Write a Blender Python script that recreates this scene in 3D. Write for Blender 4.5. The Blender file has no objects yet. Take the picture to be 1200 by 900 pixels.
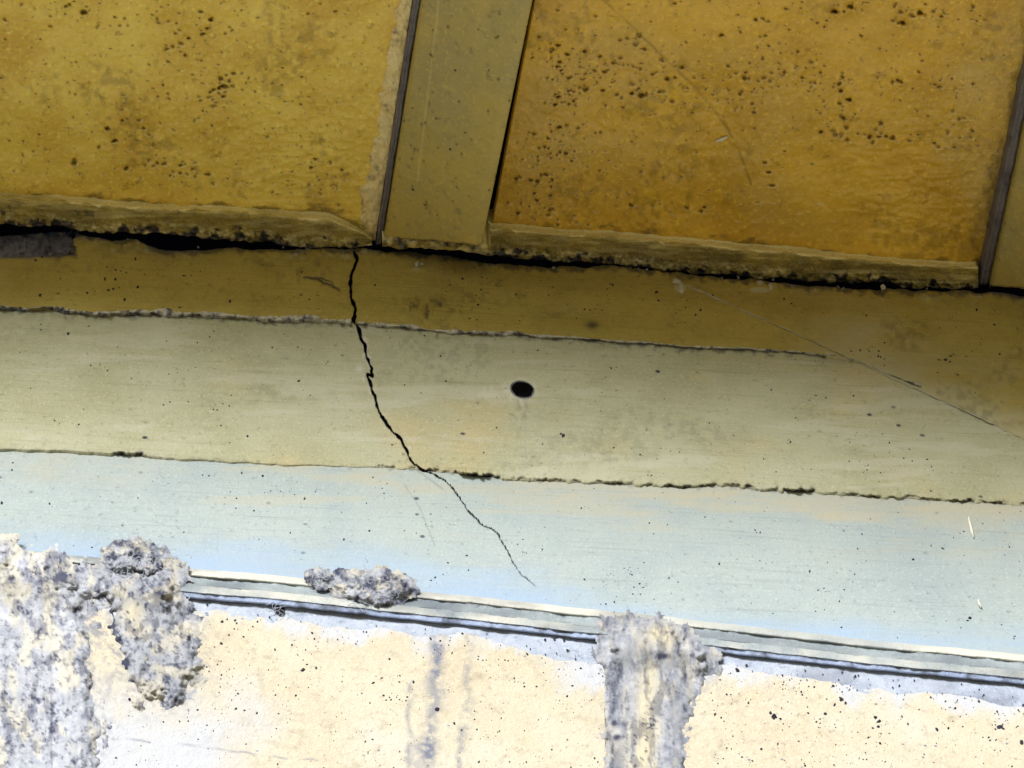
import bpy, math, random
import numpy as np
from mathutils import Matrix, Vector

sc = bpy.context.scene
R = math.radians
rng = np.random.default_rng(7)
random.seed(7)

# ------------------------------------------------------------------ camera
F = 3600.0                     # focal length in photo pixels (1200 wide)
Xc = np.array([1.0, -0.055, 0.08]); Xc /= np.linalg.norm(Xc)
P_ = R(55)
Yc = np.array([0.0, -math.sin(P_), math.cos(P_)]); Yc -= Xc * (Yc @ Xc); Yc /= np.linalg.norm(Yc)
Zc = -np.cross(Xc, Yc) if np.cross(Xc, Yc)[1] < 0 else np.cross(Xc, Yc)
MW = np.stack([Xc, Yc, Zc])    # rows: world axes in (right, up, forward); MW @ cam = world
CAMZ = 1.6
fw = MW @ np.array([0, 0, 1.0])
H0 = CAMZ + 3.6 * fw[2]
CAM = np.array([0, 0, H0]) - 3.6 * fw
cd = bpy.data.cameras.new('camera'); cam = bpy.data.objects.new('camera', cd)
sc.collection.objects.link(cam); sc.camera = cam
cd.sensor_width = 36; cd.lens = F * 36 / 1200; cd.clip_start = 0.05; cd.clip_end = 4000
r_, u_, f_ = MW[:, 0], MW[:, 1], MW[:, 2]
m = Matrix(((r_[0], u_[0], -f_[0], CAM[0]), (r_[1], u_[1], -f_[1], CAM[1]), (r_[2], u_[2], -f_[2], CAM[2]), (0, 0, 0, 1)))
cam.matrix_world = m

# ------------------------------------------------------------------ sky, sun, exposure
SUN_EL, SUN_AZ = R(17), R(-24)      # azimuth measured from straight behind the camera, minus = from the left
sun_dir = np.array([math.sin(SUN_AZ) * math.cos(SUN_EL), -math.cos(SUN_AZ) * math.cos(SUN_EL), math.sin(SUN_EL)])
w = bpy.data.worlds.new('World'); sc.world = w; w.use_nodes = True
nt = w.node_tree
sky = nt.nodes.new('ShaderNodeTexSky'); sky.sky_type = 'NISHITA'; sky.sun_disc = False; sky.dust_density = 0.1; sky.ozone_density = 4.0; sky.air_density = 1.0
sky.sun_elevation = SUN_EL; sky.sun_rotation = math.atan2(sun_dir[0], sun_dir[1])
nt.links.new(sky.outputs[0], nt.nodes['Background'].inputs[0])
nt.nodes['Background'].inputs[1].default_value = 0.13
sl = bpy.data.lights.new('sun', 'SUN'); sl.energy = 4.2; sl.angle = R(20); sl.color = (1.0, 0.98, 0.96)
so = bpy.data.objects.new('sun', sl); sc.collection.objects.link(so)
so.rotation_euler = Vector(sun_dir).to_track_quat('Z', 'Y').to_euler()
so.location = (0, -6, 9)
sc.view_settings.view_transform = 'Standard'; sc.view_settings.look = 'None'
sc.view_settings.gamma = 1; sc.view_settings.use_curve_mapping = False
sc.view_settings.exposure = 0.42
sc.cycles.max_bounces = 5; sc.cycles.diffuse_bounces = 3

# ------------------------------------------------------------------ projecting and noise helpers
def rays(x, y):
    c = np.stack([(x - 600) / F, -(y - 450) / F, np.ones_like(x)], -1)
    return c @ MW.T
def on_plane(x, y, p0, n):
    d = rays(np.asarray(x, float), np.asarray(y, float))
    t = ((p0 - CAM) @ n) / (d @ n)
    return CAM + d * t[..., None]
def raised(x, y, p0, n, h):
    d = rays(np.asarray(x, float), np.asarray(y, float))
    t = ((p0 - CAM) @ n + h) / (d @ n)
    return CAM + d * t[..., None]
N_WALL = np.array([0, -1.0, 0])                       # faces the viewer
P_WALL = np.array([0, 0, H0])
def wall(off=0.0): return (P_WALL + N_WALL * off, N_WALL)
# soffit plane: through the line where the band ends, running level outwards
a_, b_ = on_plane(np.array([0., 1200.]), np.array([262., 326.]), *wall())
ex = (b_ - a_) / np.linalg.norm(b_ - a_)
N_SOF = np.cross(ex, np.array([0, -1.0, 0.0])); N_SOF /= np.linalg.norm(N_SOF)
if N_SOF[2] > 0: N_SOF = -N_SOF                       # faces down
def sof(off=0.0): return (a_ + N_SOF * off, N_SOF)

def _h(ix, iy, s):
    n = (ix.astype(np.int64) * 374761393 + iy.astype(np.int64) * 668265263 + s * 974634777) & 0x7fffffff
    n = ((n ^ (n >> 13)) * 1274126177) & 0x7fffffff
    n = (n ^ (n >> 16)) & 0xffff
    return n / 32767.5 - 1
def vn(x, y, s=0):
    ix, iy = np.floor(x), np.floor(y); fx, fy = x - ix, y - iy
    ux, uy = fx * fx * (3 - 2 * fx), fy * fy * (3 - 2 * fy)
    a = _h(ix, iy, s); b = _h(ix + 1, iy, s); c = _h(ix, iy + 1, s); d = _h(ix + 1, iy + 1, s)
    return (a + (b - a) * ux) * (1 - uy) + (c + (d - c) * ux) * uy
def fbm(x, y, sc_, oct=4, s=0, ax=1.0, gain=.5):
    x = np.asarray(x, float) / (sc_ * ax) + 31.7; y = np.asarray(y, float) / sc_ + 17.3
    v = 0; a = 1
    for k in range(oct):
        v = v + a * vn(x, y, s + k * 13); a *= gain
        x, y = 1.92 * x + .39 * y, 1.92 * y - .39 * x
    return v
def sst(v, a, b):
    t = np.clip((v - a) / (b - a), 0, 1); return t * t * (3 - 2 * t)
def curve(pts, rag=0.0, s=0, scale=14):
    px = np.array([p[0] for p in pts], float); py = np.array([p[1] for p in pts], float)
    def f(x):
        x = np.asarray(x, float); y = np.interp(x, px, py)
        s0 = (py[1] - py[0]) / (px[1] - px[0]) if abs(px[1] - px[0]) > 60 else .055
        y = np.where(x < px[0], py[0] + (x - px[0]) * .055, y); y = np.where(x > px[-1], py[-1] + (x - px[-1]) * .055, y)
        if rag: y = y + rag * fbm(x, x * 0 + s * 9.1, scale, 4, s, gain=.6)
        return y
    return f
def graded(lo, hi, fine_lo, fine_hi, step, extra=()):
    a = [fine_lo]; d = step
    while a[-1] > lo: d *= 1.25; a.append(a[-1] - d)
    left = np.array(a[1:][::-1]); left = np.maximum(left, lo) if len(left) else left
    b = [fine_hi]; d = step
    while b[-1] < hi: d *= 1.25; b.append(b[-1] + d)
    right = np.minimum(np.array(b[1:]), hi) if len(b) > 1 else np.array([])
    mid = [np.arange(fine_lo, fine_hi + step * .5, step)]
    for (p, q, st) in extra: mid.append(np.arange(p, q, st))
    xs = np.unique(np.round(np.concatenate([left, *mid, right]), 3))
    return xs[(xs >= lo - 1e-6) & (xs <= hi + 1e-6)]

# ------------------------------------------------------------------ object helpers
def link(o, parent=None):
    sc.collection.objects.link(o)
    if parent is not None: o.parent = parent
    return o
def tag(o, label=None, cat=None, group=None, kind=None):
    if label: o['label'] = label
    if cat: o['category'] = cat
    if group: o['group'] = group
    if kind: o['kind'] = kind
    return o
def empty(name, loc, label, cat):
    o = bpy.data.objects.new(name, None); o.location = loc; o.empty_display_size = .1
    link(o); return tag(o, label, cat)
def mesh_obj(name, V, Fc, mat, parent=None, attrs=None, smooth=True, origin=None):
    V = np.asarray(V, float)
    if parent is not None: org = np.array(parent.get('_org', parent.location))
    elif origin is not None: org = np.asarray(origin, float)
    else: org = np.zeros(3)
    me = bpy.data.meshes.new(name)
    if isinstance(Fc, np.ndarray) and Fc.shape[1] == 4:
        n = len(Fc); me.vertices.add(len(V)); me.vertices.foreach_set('co', (V - org).astype(np.float32).ravel())
        me.loops.add(4 * n); me.polygons.add(n)
        me.loops.foreach_set('vertex_index', Fc.astype(np.int32).ravel())
        me.polygons.foreach_set('loop_start', np.arange(0, 4 * n, 4, dtype=np.int32))
        me.update(calc_edges=True); me.validate()
    else:
        me.from_pydata((V - org).tolist(), [], [list(map(int, f)) for f in Fc])
    if smooth: me.polygons.foreach_set('use_smooth', np.ones(len(me.polygons), bool))
    for k, v in (attrs or {}).items():
        at = me.attributes.new(k, 'FLOAT', 'POINT'); at.data.foreach_set('value', np.asarray(v, np.float32).ravel())
    me.materials.append(mat)
    o = bpy.data.objects.new(name, me)
    if parent is None and origin is not None: o.location = org
    link(o, parent)
    return o
def grid_faces(nr, nc, keep=None):
    i = np.arange(nr * nc).reshape(nr, nc)
    f = np.stack([i[:-1, :-1], i[1:, :-1], i[1:, 1:], i[:-1, 1:]], -1)
    if keep is not None: f = f[keep[:-1, :-1] & keep[1:, :-1] & keep[1:, 1:] & keep[:-1, 1:]]
    return f.reshape(-1, 4)
def sheet(name, X, Y, plane, h, mat, parent, attrs=None, skirt=.02, keep=None, origin=None):
    """relief surface: photo-pixel grid X,Y laid on a real plane, h = metres out of it, with a turned-back rim"""
    p0, n = plane
    P = raised(X, Y, p0, n, h)
    nr, nc = X.shape
    A = {k: np.broadcast_to(v, X.shape).copy() for k, v in (attrs or {}).items()}
    if skirt:
        def pad(a, fn=None):
            b = np.concatenate([a[:1], a, a[-1:]], 0); return np.concatenate([b[:, :1], b, b[:, -1:]], 1)
        P2 = pad(P); msk = np.zeros((nr + 2, nc + 2), bool); msk[0] = msk[-1] = True; msk[:, 0] = msk[:, -1] = True
        P2[msk] -= n * skirt
        P = P2; A = {k: pad(v) for k, v in A.items()}; nr += 2; nc += 2
    return mesh_obj(name, P.reshape(-1, 3), grid_faces(nr, nc, keep), mat, parent, A, origin=origin)
def band_grid(xs, top, bot, nrows):
    t = np.linspace(0, 1, nrows)[:, None]
    yt, yb = top(xs)[None], bot(xs)[None]
    return np.broadcast_to(xs[None], (nrows, len(xs))).copy(), yt + (yb - yt) * t
def box(name, c, s, mat, parent=None, origin=None, bev=.004):
    import bmesh
    bm = bmesh.new(); bmesh.ops.create_cube(bm, size=1)
    bmesh.ops.scale(bm, vec=s, verts=bm.verts)
    bmesh.ops.bevel(bm, geom=bm.edges[:], offset=bev, segments=2, affect='EDGES')
    org = np.array(parent.location) if parent is not None else (np.array(origin) if origin is not None else np.zeros(3))
    bmesh.ops.translate(bm, vec=Vector(np.array(c) - org), verts=bm.verts)
    me = bpy.data.meshes.new(name); bm.to_mesh(me); bm.free(); me.materials.append(mat)
    o = bpy.data.objects.new(name, me)
    if parent is None and origin is not None: o.location = org
    return link(o, parent)

# ------------------------------------------------------------------ materials
def mat_paint(name, col, col2, dirt_shade=(.02, .02, .025), pale=(.6, .6, .58), rough=.6, spec=.4, mott=9, fine=260, bump=.25,
              streak=0.0, streak_axis=(6, 6, 260), speck=0.0, bdist=.002, col3=None, blue_cast=None):
    M = bpy.data.materials.new(name); M.use_nodes = True; t = M.node_tree; N = t.nodes; L = t.links
    b = N['Principled BSDF']; tc = N.new('ShaderNodeTexCoord')
    def noise(scale, detail=3, rough_=.6, vec=None):
        n = N.new('ShaderNodeTexNoise'); n.inputs['Scale'].default_value = scale; n.inputs['Detail'].default_value = detail
        n.inputs['Roughness'].default_value = rough_; L.new(vec or tc.outputs['Object'], n.inputs['Vector']); return n.outputs['Fac']
    def mix(a, b_, fac, mode='MIX'):
        mx = N.new('ShaderNodeMix'); mx.data_type = 'RGBA'; mx.blend_type = mode
        for s_, v in ((0, fac), (6, a), (7, b_)):
            if hasattr(v, 'links'): L.new(v, mx.inputs[s_])
            elif s_ == 0: mx.inputs[0].default_value = v
            else: mx.inputs[s_].default_value = (*v, 1)
        return mx.outputs[2]
    def ramp(v, a, b_):
        r = N.new('ShaderNodeMapRange'); r.inputs[1].default_value = a; r.inputs[2].default_value = b_
        r.interpolation_type = 'SMOOTHSTEP'; L.new(v, r.inputs[0]); return r.outputs[0]
    def attr(k):
        a = N.new('ShaderNodeAttribute'); a.attribute_name = k; return a.outputs['Fac']
    c = mix(col, col2, ramp(noise(mott, 4, .65), .35, .68))
    if col3: c = mix(c, col3, ramp(noise(mott * .45, 3, .65), .52, .72))
    f2 = noise(fine, 3, .65)
    c = mix(c, tuple(min(1, v * 1.25) for v in col), ramp(f2, .5, .8))
    c = mix(c, tuple(v * .62 for v in col2), ramp(noise(fine * .4, 3, .7), .56, .8))
    hgt = f2
    if streak:
        mp = N.new('ShaderNodeMapping'); mp.inputs['Scale'].default_value = streak_axis; L.new(tc.outputs['Object'], mp.inputs['Vector'])
        s1 = noise(1, 3, .65, mp.outputs[0])
        c = mix(c, tuple(v * .7 for v in col2), (lambda q: q)(ramp(s1, .5, .5 + .5 / max(streak, .05) * .4)))
        ad = N.new('ShaderNodeMath'); ad.operation = 'MULTIPLY_ADD'; L.new(s1, ad.inputs[0]); ad.inputs[1].default_value = 1.2; L.new(hgt, ad.inputs[2]); hgt = ad.outputs[0]
    if speck:
        v = N.new('ShaderNodeTexVoronoi'); v.inputs['Scale'].default_value = speck; v.inputs['Randomness'].default_value = 1
        L.new(tc.outputs['Object'], v.inputs['Vector'])
        sp = N.new('ShaderNodeMath'); sp.operation = 'MULTIPLY'
        L.new(ramp(v.outputs['Distance'], .16, .06), sp.inputs[0]); L.new(ramp(noise(speck * .35, 2), .55, .62), sp.inputs[1])
        c = mix(c, dirt_shade, sp.outputs[0])
    c = mix(c, pale, attr('pale'))
    if blue_cast: c = mix(c, blue_cast, attr('blue_cast'))
    c = mix(c, dirt_shade, attr('dirt_shade'))  # carries dirt, and also shade painted on some panels, ledges and rims
    L.new(c, b.inputs['Base Color'])
    b.inputs['Roughness'].default_value = rough; b.inputs['Specular IOR Level'].default_value = spec
    rr = N.new('ShaderNodeMapRange'); rr.inputs[1].default_value = .3; rr.inputs[2].default_value = .7
    rr.inputs[3].default_value = rough - .12; rr.inputs[4].default_value = min(1, rough + .14); L.new(noise(mott * 4, 2), rr.inputs[0]); L.new(rr.outputs[0], b.inputs['Roughness'])
    bp = N.new('ShaderNodeBump'); bp.inputs['Strength'].default_value = bump; bp.inputs['Distance'].default_value = bdist
    L.new(hgt, bp.inputs['Height']); L.new(bp.outputs[0], b.inputs['Normal'])
    return M
M_SOF = mat_paint('ochre_gloss_paint', (.84, .54, .065), (.62, .365, .03), rough=.30, spec=.5, mott=5, fine=170, bump=.6, dirt_shade=(.015, .015, .017), pale=(.9, .74, .36), col3=(.66, .46, .12))
M_SOFL = mat_paint('yellow_ochre_gloss_paint', (.92, .69, .13), (.68, .42, .045), rough=.30, spec=.5, mott=5, fine=170, bump=.6, dirt_shade=(.015, .015, .017), pale=(.95, .82, .42), col3=(.72, .55, .18))
M_RIB = mat_paint('rib_paint', (.50, .38, .09), (.40, .33, .12), rough=.42, spec=.5, mott=10, fine=200, bump=.3, dirt_shade=(.04, .035, .03), pale=(.75, .62, .3), speck=60)
M_LEDGE = mat_paint('ledge_paint', (.50, .39, .09), (.30, .24, .07), rough=.28, spec=.8, mott=40, fine=300, bump=.8, dirt_shade=(.03, .026, .03), pale=(.98, .88, .42))
M_STRIP = mat_paint('grey_sealant', (.16, .15, .17), (.11, .10, .12), rough=.45, spec=.5, mott=30, fine=300, bump=.3)
M_SMEAR = mat_paint('cream_plaster', (.95, .80, .44), (.80, .62, .28), rough=.8, spec=.2, mott=60, fine=320, bump=.7, dirt_shade=(.12, .09, .06))
M_B1 = mat_paint('band_ochre', (.40, .315, .08), (.325, .25, .06), rough=.6, spec=.3, mott=9, fine=330, bump=.5, streak=.5, dirt_shade=(.025, .025, .03), pale=(.42, .39, .24), speck=45, col3=(.40, .32, .11))
M_B2 = mat_paint('band_khaki', (.405, .402, .272), (.345, .337, .205), rough=.62, spec=.3, mott=8, fine=330, bump=.45, streak=.5, dirt_shade=(.03, .03, .05), pale=(.55, .53, .44), speck=36, col3=(.44, .38, .21))
M_B3 = mat_paint('band_pale', (.355, .405, .395), (.31, .365, .37), rough=.62, spec=.3, mott=8, fine=330, bump=.4, streak=.5, dirt_shade=(.06, .07, .11), pale=(.42, .405, .31), speck=40, col3=(.36, .41, .385), blue_cast=(.30, .40, .54))
M_RIDGE = mat_paint('mortar_ridge', (.56, .54, .44), (.40, .39, .35), rough=.85, spec=.2, mott=60, fine=350, bump=.9, dirt_shade=(.06, .06, .08))
M_VOID = mat_paint('dirt_black', (.016, .015, .02), (.008, .008, .012), rough=.95, spec=.1, mott=60, fine=300, bump=.8)
M_CONC = mat_paint('broken_concrete', (.20, .20, .22), (.12, .12, .14), rough=.9, spec=.2, mott=50, fine=200, bump=1.0)
M_MOLD = mat_paint('moulding_grey', (.32, .36, .37), (.24, .28, .30), rough=.5, spec=.4, mott=30, fine=300, bump=.5, dirt_shade=(.10, .12, .15), pale=(.60, .58, .50))
M_LIP = mat_paint('moulding_blue', (.30, .36, .50), (.21, .26, .39), rough=.55, spec=.4, mott=30, fine=300, bump=.5)
M_PRIM = mat_paint('lime_primer', (.42, .455, .52), (.33, .37, .45), rough=.85, spec=.2, mott=30, fine=300, bump=.5, dirt_shade=(.12, .13, .18))
M_CREAM = mat_paint('cream_wall', (.555, .50, .385), (.525, .455, .325), rough=.8, spec=.25, mott=9, fine=330, bump=.6, dirt_shade=(.17, .18, .23), pale=(.49, .51, .555), streak=.5, streak_axis=(60, 60, 60), speck=70, col3=(.56, .52, .43))
M_MUD = mat_paint('dry_mud', (.44, .445, .47), (.31, .325, .375), rough=.95, spec=.1, mott=50, fine=190, bump=.18, dirt_shade=(.075, .08, .12), pale=(.58, .54, .43), bdist=.002, streak=.35, streak_axis=(140, 30, 22), col3=(.56, .57, .61))
M_MUDG = mat_paint('grey_mud', (.36, .365, .385), (.23, .245, .29), rough=.95, spec=.1, mott=50, fine=190, bump=.2, dirt_shade=(.05, .055, .085), pale=(.56, .50, .36), bdist=.002, streak=.35, streak_axis=(140, 30, 22), col3=(.46, .47, .50))
M_FIB = mat_paint('fibre', (.46, .49, .57), (.28, .31, .40), rough=.9, spec=.1, mott=80, fine=300, bump=.2)
M_SPK = mat_paint('speck_dirt', (.035, .035, .05), (.02, .02, .03), rough=.9, spec=.1, mott=80, fine=300, bump=.2)
M_GRD = mat_paint('dry_earth', (.48, .37, .205), (.40, .31, .175), rough=.95, spec=.1, mott=.6, fine=20, bump=.5)
M_WHITE = mat_paint('pale_straw', (.85, .82, .68), (.75, .7, .55), rough=.7, spec=.2, mott=80, fine=300, bump=.2)

# ------------------------------------------------------------------ ground
g = mesh_obj('ground', [(-1500, -1500, 0), (1500, -1500, 0), (1500, 1500, 0), (-1500, 1500, 0)], [(0, 1, 2, 3)], M_GRD, smooth=False)
tag(g, kind='structure')

XLO, XHI = -2200., 3000.
# ------------------------------------------------------------------ curves read off the photograph
GAP_UP = curve([(0, 262), (60, 265), (130, 271), (200, 273), (280, 281), (340, 286), (400, 288), (440, 287), (480, 288), (530, 292), (565, 295), (600, 301), (650, 305), (700, 307), (800, 317), (850, 321), (900, 325), (960, 330), (1030, 330), (1070, 335), (1150, 338), (1200, 340)], 2.6, 3, 22)
_gu = GAP_UP
GAP_UP = lambda x: _gu(x) + 1.5
GAP_LO = curve([(0, 281), (90, 281), (100, 282), (160, 285), (172, 294), (195, 299), (235, 294), (290, 292), (345, 296), (410, 297), (480, 298), (530, 302), (565, 308), (600, 314), (650, 315), (710, 316), (800, 323), (850, 329), (900, 334), (960, 337), (1000, 342), (1035, 345), (1060, 341), (1100, 343), (1200, 347)], 2.2, 5, 26)
_gl = GAP_LO
GAP_LO = lambda x: np.maximum(_gl(x) - 3.2 - 2.5 * np.clip(fbm(x, np.asarray(x, float) * 0, 60, 2, 61), -1, 1), GAP_UP(x) + .6)
SEAM1 = curve([(0, 358), (60, 361), (130, 367), (200, 366), (270, 370), (330, 372), (400, 376), (500, 385), (600, 391), (700, 397), (800, 404), (933, 411), (965, 414), (1005, 424), (1050, 445), (1100, 468), (1150, 490), (1200, 514), (1300, 560), (1400, 590)], 1.5, 8, 42)
SEAM2 = curve([(0, 527), (60, 528), (100, 530), (140, 533), (190, 537), (250, 539), (330, 545), (400, 547), (483, 550), (540, 556), (600, 562), (667, 565), (733, 567), (800, 572), (843, 568), (890, 574), (953, 576), (1000, 582), (1050, 585), (1100, 587), (1200, 592), (1300, 602), (1400, 610)], 1.3, 11, 45)
MOLD_T = curve([(-400, 598), (13, 642), (123, 653), (197, 662), (350, 676), (483, 690), (713, 715), (800, 724), (1000, 747), (1200, 766), (1600, 806)])
def off(c, d): return lambda x: c(x) + d
CRACK = [(415, 296, 7), (419, 304, 6), (413, 318, 6), (410, 334, 5.5), (412, 348, 6.5), (416, 362, 7), (414, 374, 6), (420, 388, 6.5), (426, 402, 6), (429, 416, 6), (435, 432, 5), (438, 442, 3.5), (430, 438, 2.0), (434, 452, 6.5), (440, 470, 6), (447, 488, 5.5), (458, 503, 5), (470, 515, 4.5), (477, 530, 4.5), (484, 543, 4), (494, 551, 3.2), (506, 554, 2.4), (520, 563, 2.8), (531, 572, 3), (540, 585, 3), (548, 598, 2.8), (560, 610, 2.8), (568, 617, 3.4), (577, 619, 3), (586, 630, 2.4), (595, 645, 2.0), (602, 660, 1.6), (612, 674, 1.2), (627, 687, .7)]
cp = np.array(CRACK)
cs = np.concatenate([[0], np.cumsum(np.hypot(*np.diff(cp[:, :2], axis=0).T))])
ss = np.arange(0, cs[-1], 1.5)
ckx = np.interp(ss, cs, cp[:, 0]) + fbm(ss, ss * 0, 7, 3, 41) * 1.3
cky = np.interp(ss, cs, cp[:, 1]) + fbm(ss, ss * 0, 9, 3, 47) * .6
ckw = np.interp(ss / cs[-1], [0, .45, .62, .8, 1], [.5, .46, .38, .3, .2]) * np.maximum(.5, np.interp(ss, cs, cp[:, 2]) * (.8 + .6 * fbm(ss, ss * 0, 6, 3, 44)))
def crack_d(X, Y):
    """distance to crack minus half its width (only near it)"""
    D = np.full(X.shape, 99.)
    msk = (X > 390) & (X < 650)
    xs_, ys_ = X[msk], Y[msk]; d = np.full(xs_.shape, 99.)
    for i in range(0, len(ss)):
        d = np.minimum(d, np.hypot(xs_ - ckx[i], ys_ - cky[i]) - ckw[i] * .5)
    D[msk] = d; return D

# ------------------------------------------------------------------ soffit under the eaves
sof_c = on_plane(np.array([600.]), np.array([280.]), *sof())[0]
soffit = empty('eaves_soffit', sof_c, 'glossy ochre painted soffit with raised ribs and blistered panels at the top', 'soffit')
def top_edge(x): return np.interp(x, [XLO, 0, 1200, XHI], [-480, -700, -1180, -1700])   # unseen eaves' edge, skewed and deepened to the right to shade the bands
FT_L = curve([(-2200, 110), (0, 227), (50, 228), (100, 233), (200, 239), (280, 243), (330, 246), (385, 251), (412, 262), (436, 277)], 1.0, 15, 20)
FT_R = curve([(560, 261), (581, 262), (640, 267), (700, 271), (800, 279), (933, 291), (1033, 302), (1133, 309), (1160, 311)], .8, 18, 22)
def lean(x0, y0, x1, y1): return lambda y: x0 + (np.asarray(y, float) - y0) * (x1 - x0) / (y1 - y0)
STRIP_L = lean(440, 286, 484, 0); STRIP_R = lean(449, 284, 494, 0)
RIB_R = lean(564, 288, 624, 0)
S2_L = lean(1146, 336, 1206, 50); S2_R = lean(1160, 336, 1219, 60)
RIB2_R = lean(1284, 350, 1352, 50)

def pits(X, Y, lst):
    h = np.zeros_like(X); d = np.zeros_like(X)
    WX = X + 1.5 * fbm(X, Y, 5, 2, 801); WY = Y + 1.2 * fbm(X, Y, 5, 2, 805)
    for (x, y, r, a) in lst:
        r = .66 * r + .2
        xm = X.mean(0) if False else X[X.shape[0] // 2]
        lo = max(0, np.searchsorted(X.max(0), x - 4 * r) - 1); hi = min(X.shape[1], np.searchsorted(X.min(0), x + 4 * r) + 1)
        if hi - lo < 2: continue
        Yc_ = Y[:, lo]; r0 = max(0, np.searchsorted(Yc_, y - 6 - 4 * r) - 2); r1 = min(X.shape[0], np.searchsorted(Yc_, y + 6 + 4 * r) + 2)
        xx, yy = WX[r0:r1, lo:hi] - x, WY[r0:r1, lo:hi] - y
        q = np.exp(-(xx * xx * .55 + yy * yy) / (r * r)); q2 = np.exp(-((xx - r * .9) ** 2 * .6 + (yy - r * 1.3) ** 2) / (r * r * 1.3))
        h[r0:r1, lo:hi] += a * (q2 * 1.3 - q * 1.5); d[r0:r1, lo:hi] += sst(q, .22, .62) * min(1, .55 + a * 150) - .5 * q2 * (q < .3)
    return h, np.clip(d, -1, 1)
def cluster(cx, cy, sx, sy, ang, n, r0=1.2, r1=3.2, amp=.0028):
    c_, s_ = math.cos(R(ang)), math.sin(R(ang)); out = []
    for _ in range(n):
        a, b = rng.normal() * sx, rng.normal() * sy
        r = r0 + (r1 - r0) * rng.random() ** 2
        out.append((cx + a * c_ - b * s_, cy + a * s_ + b * c_, r, amp * (.35 + rng.random() * .75) * r / r1))
    return out
def uniform(x0, x1, y0, y1, n, r0=.9, r1=2.0, amp=.0014):
    return [(x0 + rng.random() * (x1 - x0), y0 + rng.random() * (y1 - y0), r0 + (r1 - r0) * rng.random() ** 2, amp * (.3 + rng.random())) for _ in range(n)]

def panel(xl, xr, ybot, x_fine, pl, seed, ripple=None, xlo_grid=None, hair=None):
    """panel between two leaning edges"""
    ncol = int(x_fine[2]); u = np.linspace(0, 1, ncol)
    if xlo_grid is not None: u = xlo_grid
    nfine = 225
    tt = np.concatenate([-np.cumsum(1.5 * 1.22 ** np.arange(1, 30))[::-1], np.linspace(0, 1, 2)[:1]])
    # rows in y: coarse above the frame, fine inside
    yrow = np.concatenate([np.linspace(0, 1, 14)[:-1] - 1, np.linspace(0, 1, nfine)])      # -1..0 above frame, 0..1 inside
    X = np.zeros((len(yrow), ncol)); Y = np.zeros_like(X)
    for k in range(3):
        xb = X if k else np.broadcast_to(xl(300) + (xr(300) - xl(300)) * u[None], X.shape)
        yb = ybot(xb)
        yt = top_edge(xb)
        Y = np.where(yrow[:, None] < 0, -20 + (yt + 20) * (-yrow[:, None]), -20 + (yb + 20) * yrow[:, None])
        X = xl(Y) + (xr(Y) - xl(Y)) * u[None]
    h = fbm(X, Y, 70, 3, seed) * .0022 + fbm(X, Y, 16, 3, seed + 5) * .0008 + fbm(X, Y, 6, 2, seed + 6) * .0005 * (1 + fbm(X, Y, 90, 2, seed + 9))
    ph, pd = pits(X, Y, pl)
    h = h + ph * 1.5
    d = np.maximum(pd, 0) * .78; global PALE; PALE = np.clip(-pd * .9, 0, .6)  # pale rims: the highlight beside each pit is painted in
    e3 = ybot(X) - Y; d = np.maximum(d, .6 * sst(5 + 9 * fbm(X, Y, 14, 5, seed + 40, gain=.65, ax=2) - e3, 0, 9))  # corner shade at the panel's foot painted in, setting off the ledge glint
    d = np.maximum(d, .30 * sst(fbm(X, Y, 60, 5, seed + 44, gain=.6), .15, .9) * sst(fbm(X, Y, 7, 3, seed + 46), -.3, .7))
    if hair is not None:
        e2 = xr(Y) - X; d = np.maximum(d, .62 * sst(26 + 16 * fbm(X, Y, 30, 4, 97, ax=.5, gain=.6) - e2, 0, 34) * sst(Y, -40, 90) * np.clip(.75 + .5 * fbm(X, Y, 12, 4, 98, gain=.65), 0, 1))  # darker towards the right strip and lower down, broken up by noise
    if ripple:
        cx, cy, rr = ripple
        k_ = np.exp(-((X - cx) ** 2 + (Y - cy) ** 2) / rr ** 2)
        h += k_ * .0022 * fbm(X + 14 * fbm(X, Y, 40, 2, 77), Y, 5.0, 3, seed + 31, ax=4.0)
    if hair is not None:
        dd = np.full(X.shape, 99.)
        for i in range(len(hair) - 1):
            (x0, y0), (x1, y1) = hair[i], hair[i + 1]
            for q in np.linspace(0, 1, 30): dd = np.minimum(dd, np.hypot(X - x0 - (x1 - x0) * q, Y - y0 - (y1 - y0) * q))
        g_ = np.exp(-(dd / 1.5) ** 2) * np.clip(.8 + .5 * fbm(X, Y, 20, 2, 8), 0, 1); h -= .0012 * g_; d = np.maximum(d, .5 * g_)
    return X, Y, h, np.clip(d, 0, 1)

pl = []
pl += cluster(262, 112, 22, 9, -45, 26) + cluster(255, 105, 12, 5, -35, 14, 2, 4) + cluster(195, 190, 20, 4, 5, 14) + cluster(290, 97, 25, 5, 0, 12)
pl += cluster(140, 165, 22, 10, -20, 14) + cluster(90, 15, 50, 9, -3, 20, 1, 3) + cluster(180, 20, 22, 6, -5, 6) + cluster(200, 85, 10, 28, 5, 14)
pl += cluster(245, 45, 18, 12, -40, 14) + cluster(215, 205, 30, 9, 0, 16) + cluster(370, 200, 22, 18, 0, 26) + cluster(345, 120, 25, 20, 0, 18, .9, 2.2) + cluster(150, 135, 10, 12, 0, 10)
pl += cluster(265, 35, 40, 5, 8, 9) + cluster(360, 222, 45, 4, -5, 12) + [(98, 14, 4.2, .003), (242, 33, 2.4, .0025), (212, 50, 3.6, .0015), (87, 190, 4, .003), (148, 197, 3.2, .003)]
pl += uniform(0, 460, 0, 235, 160) + uniform(0, 460, -40, 240, 380, .5, 1.1, .0008)
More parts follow.
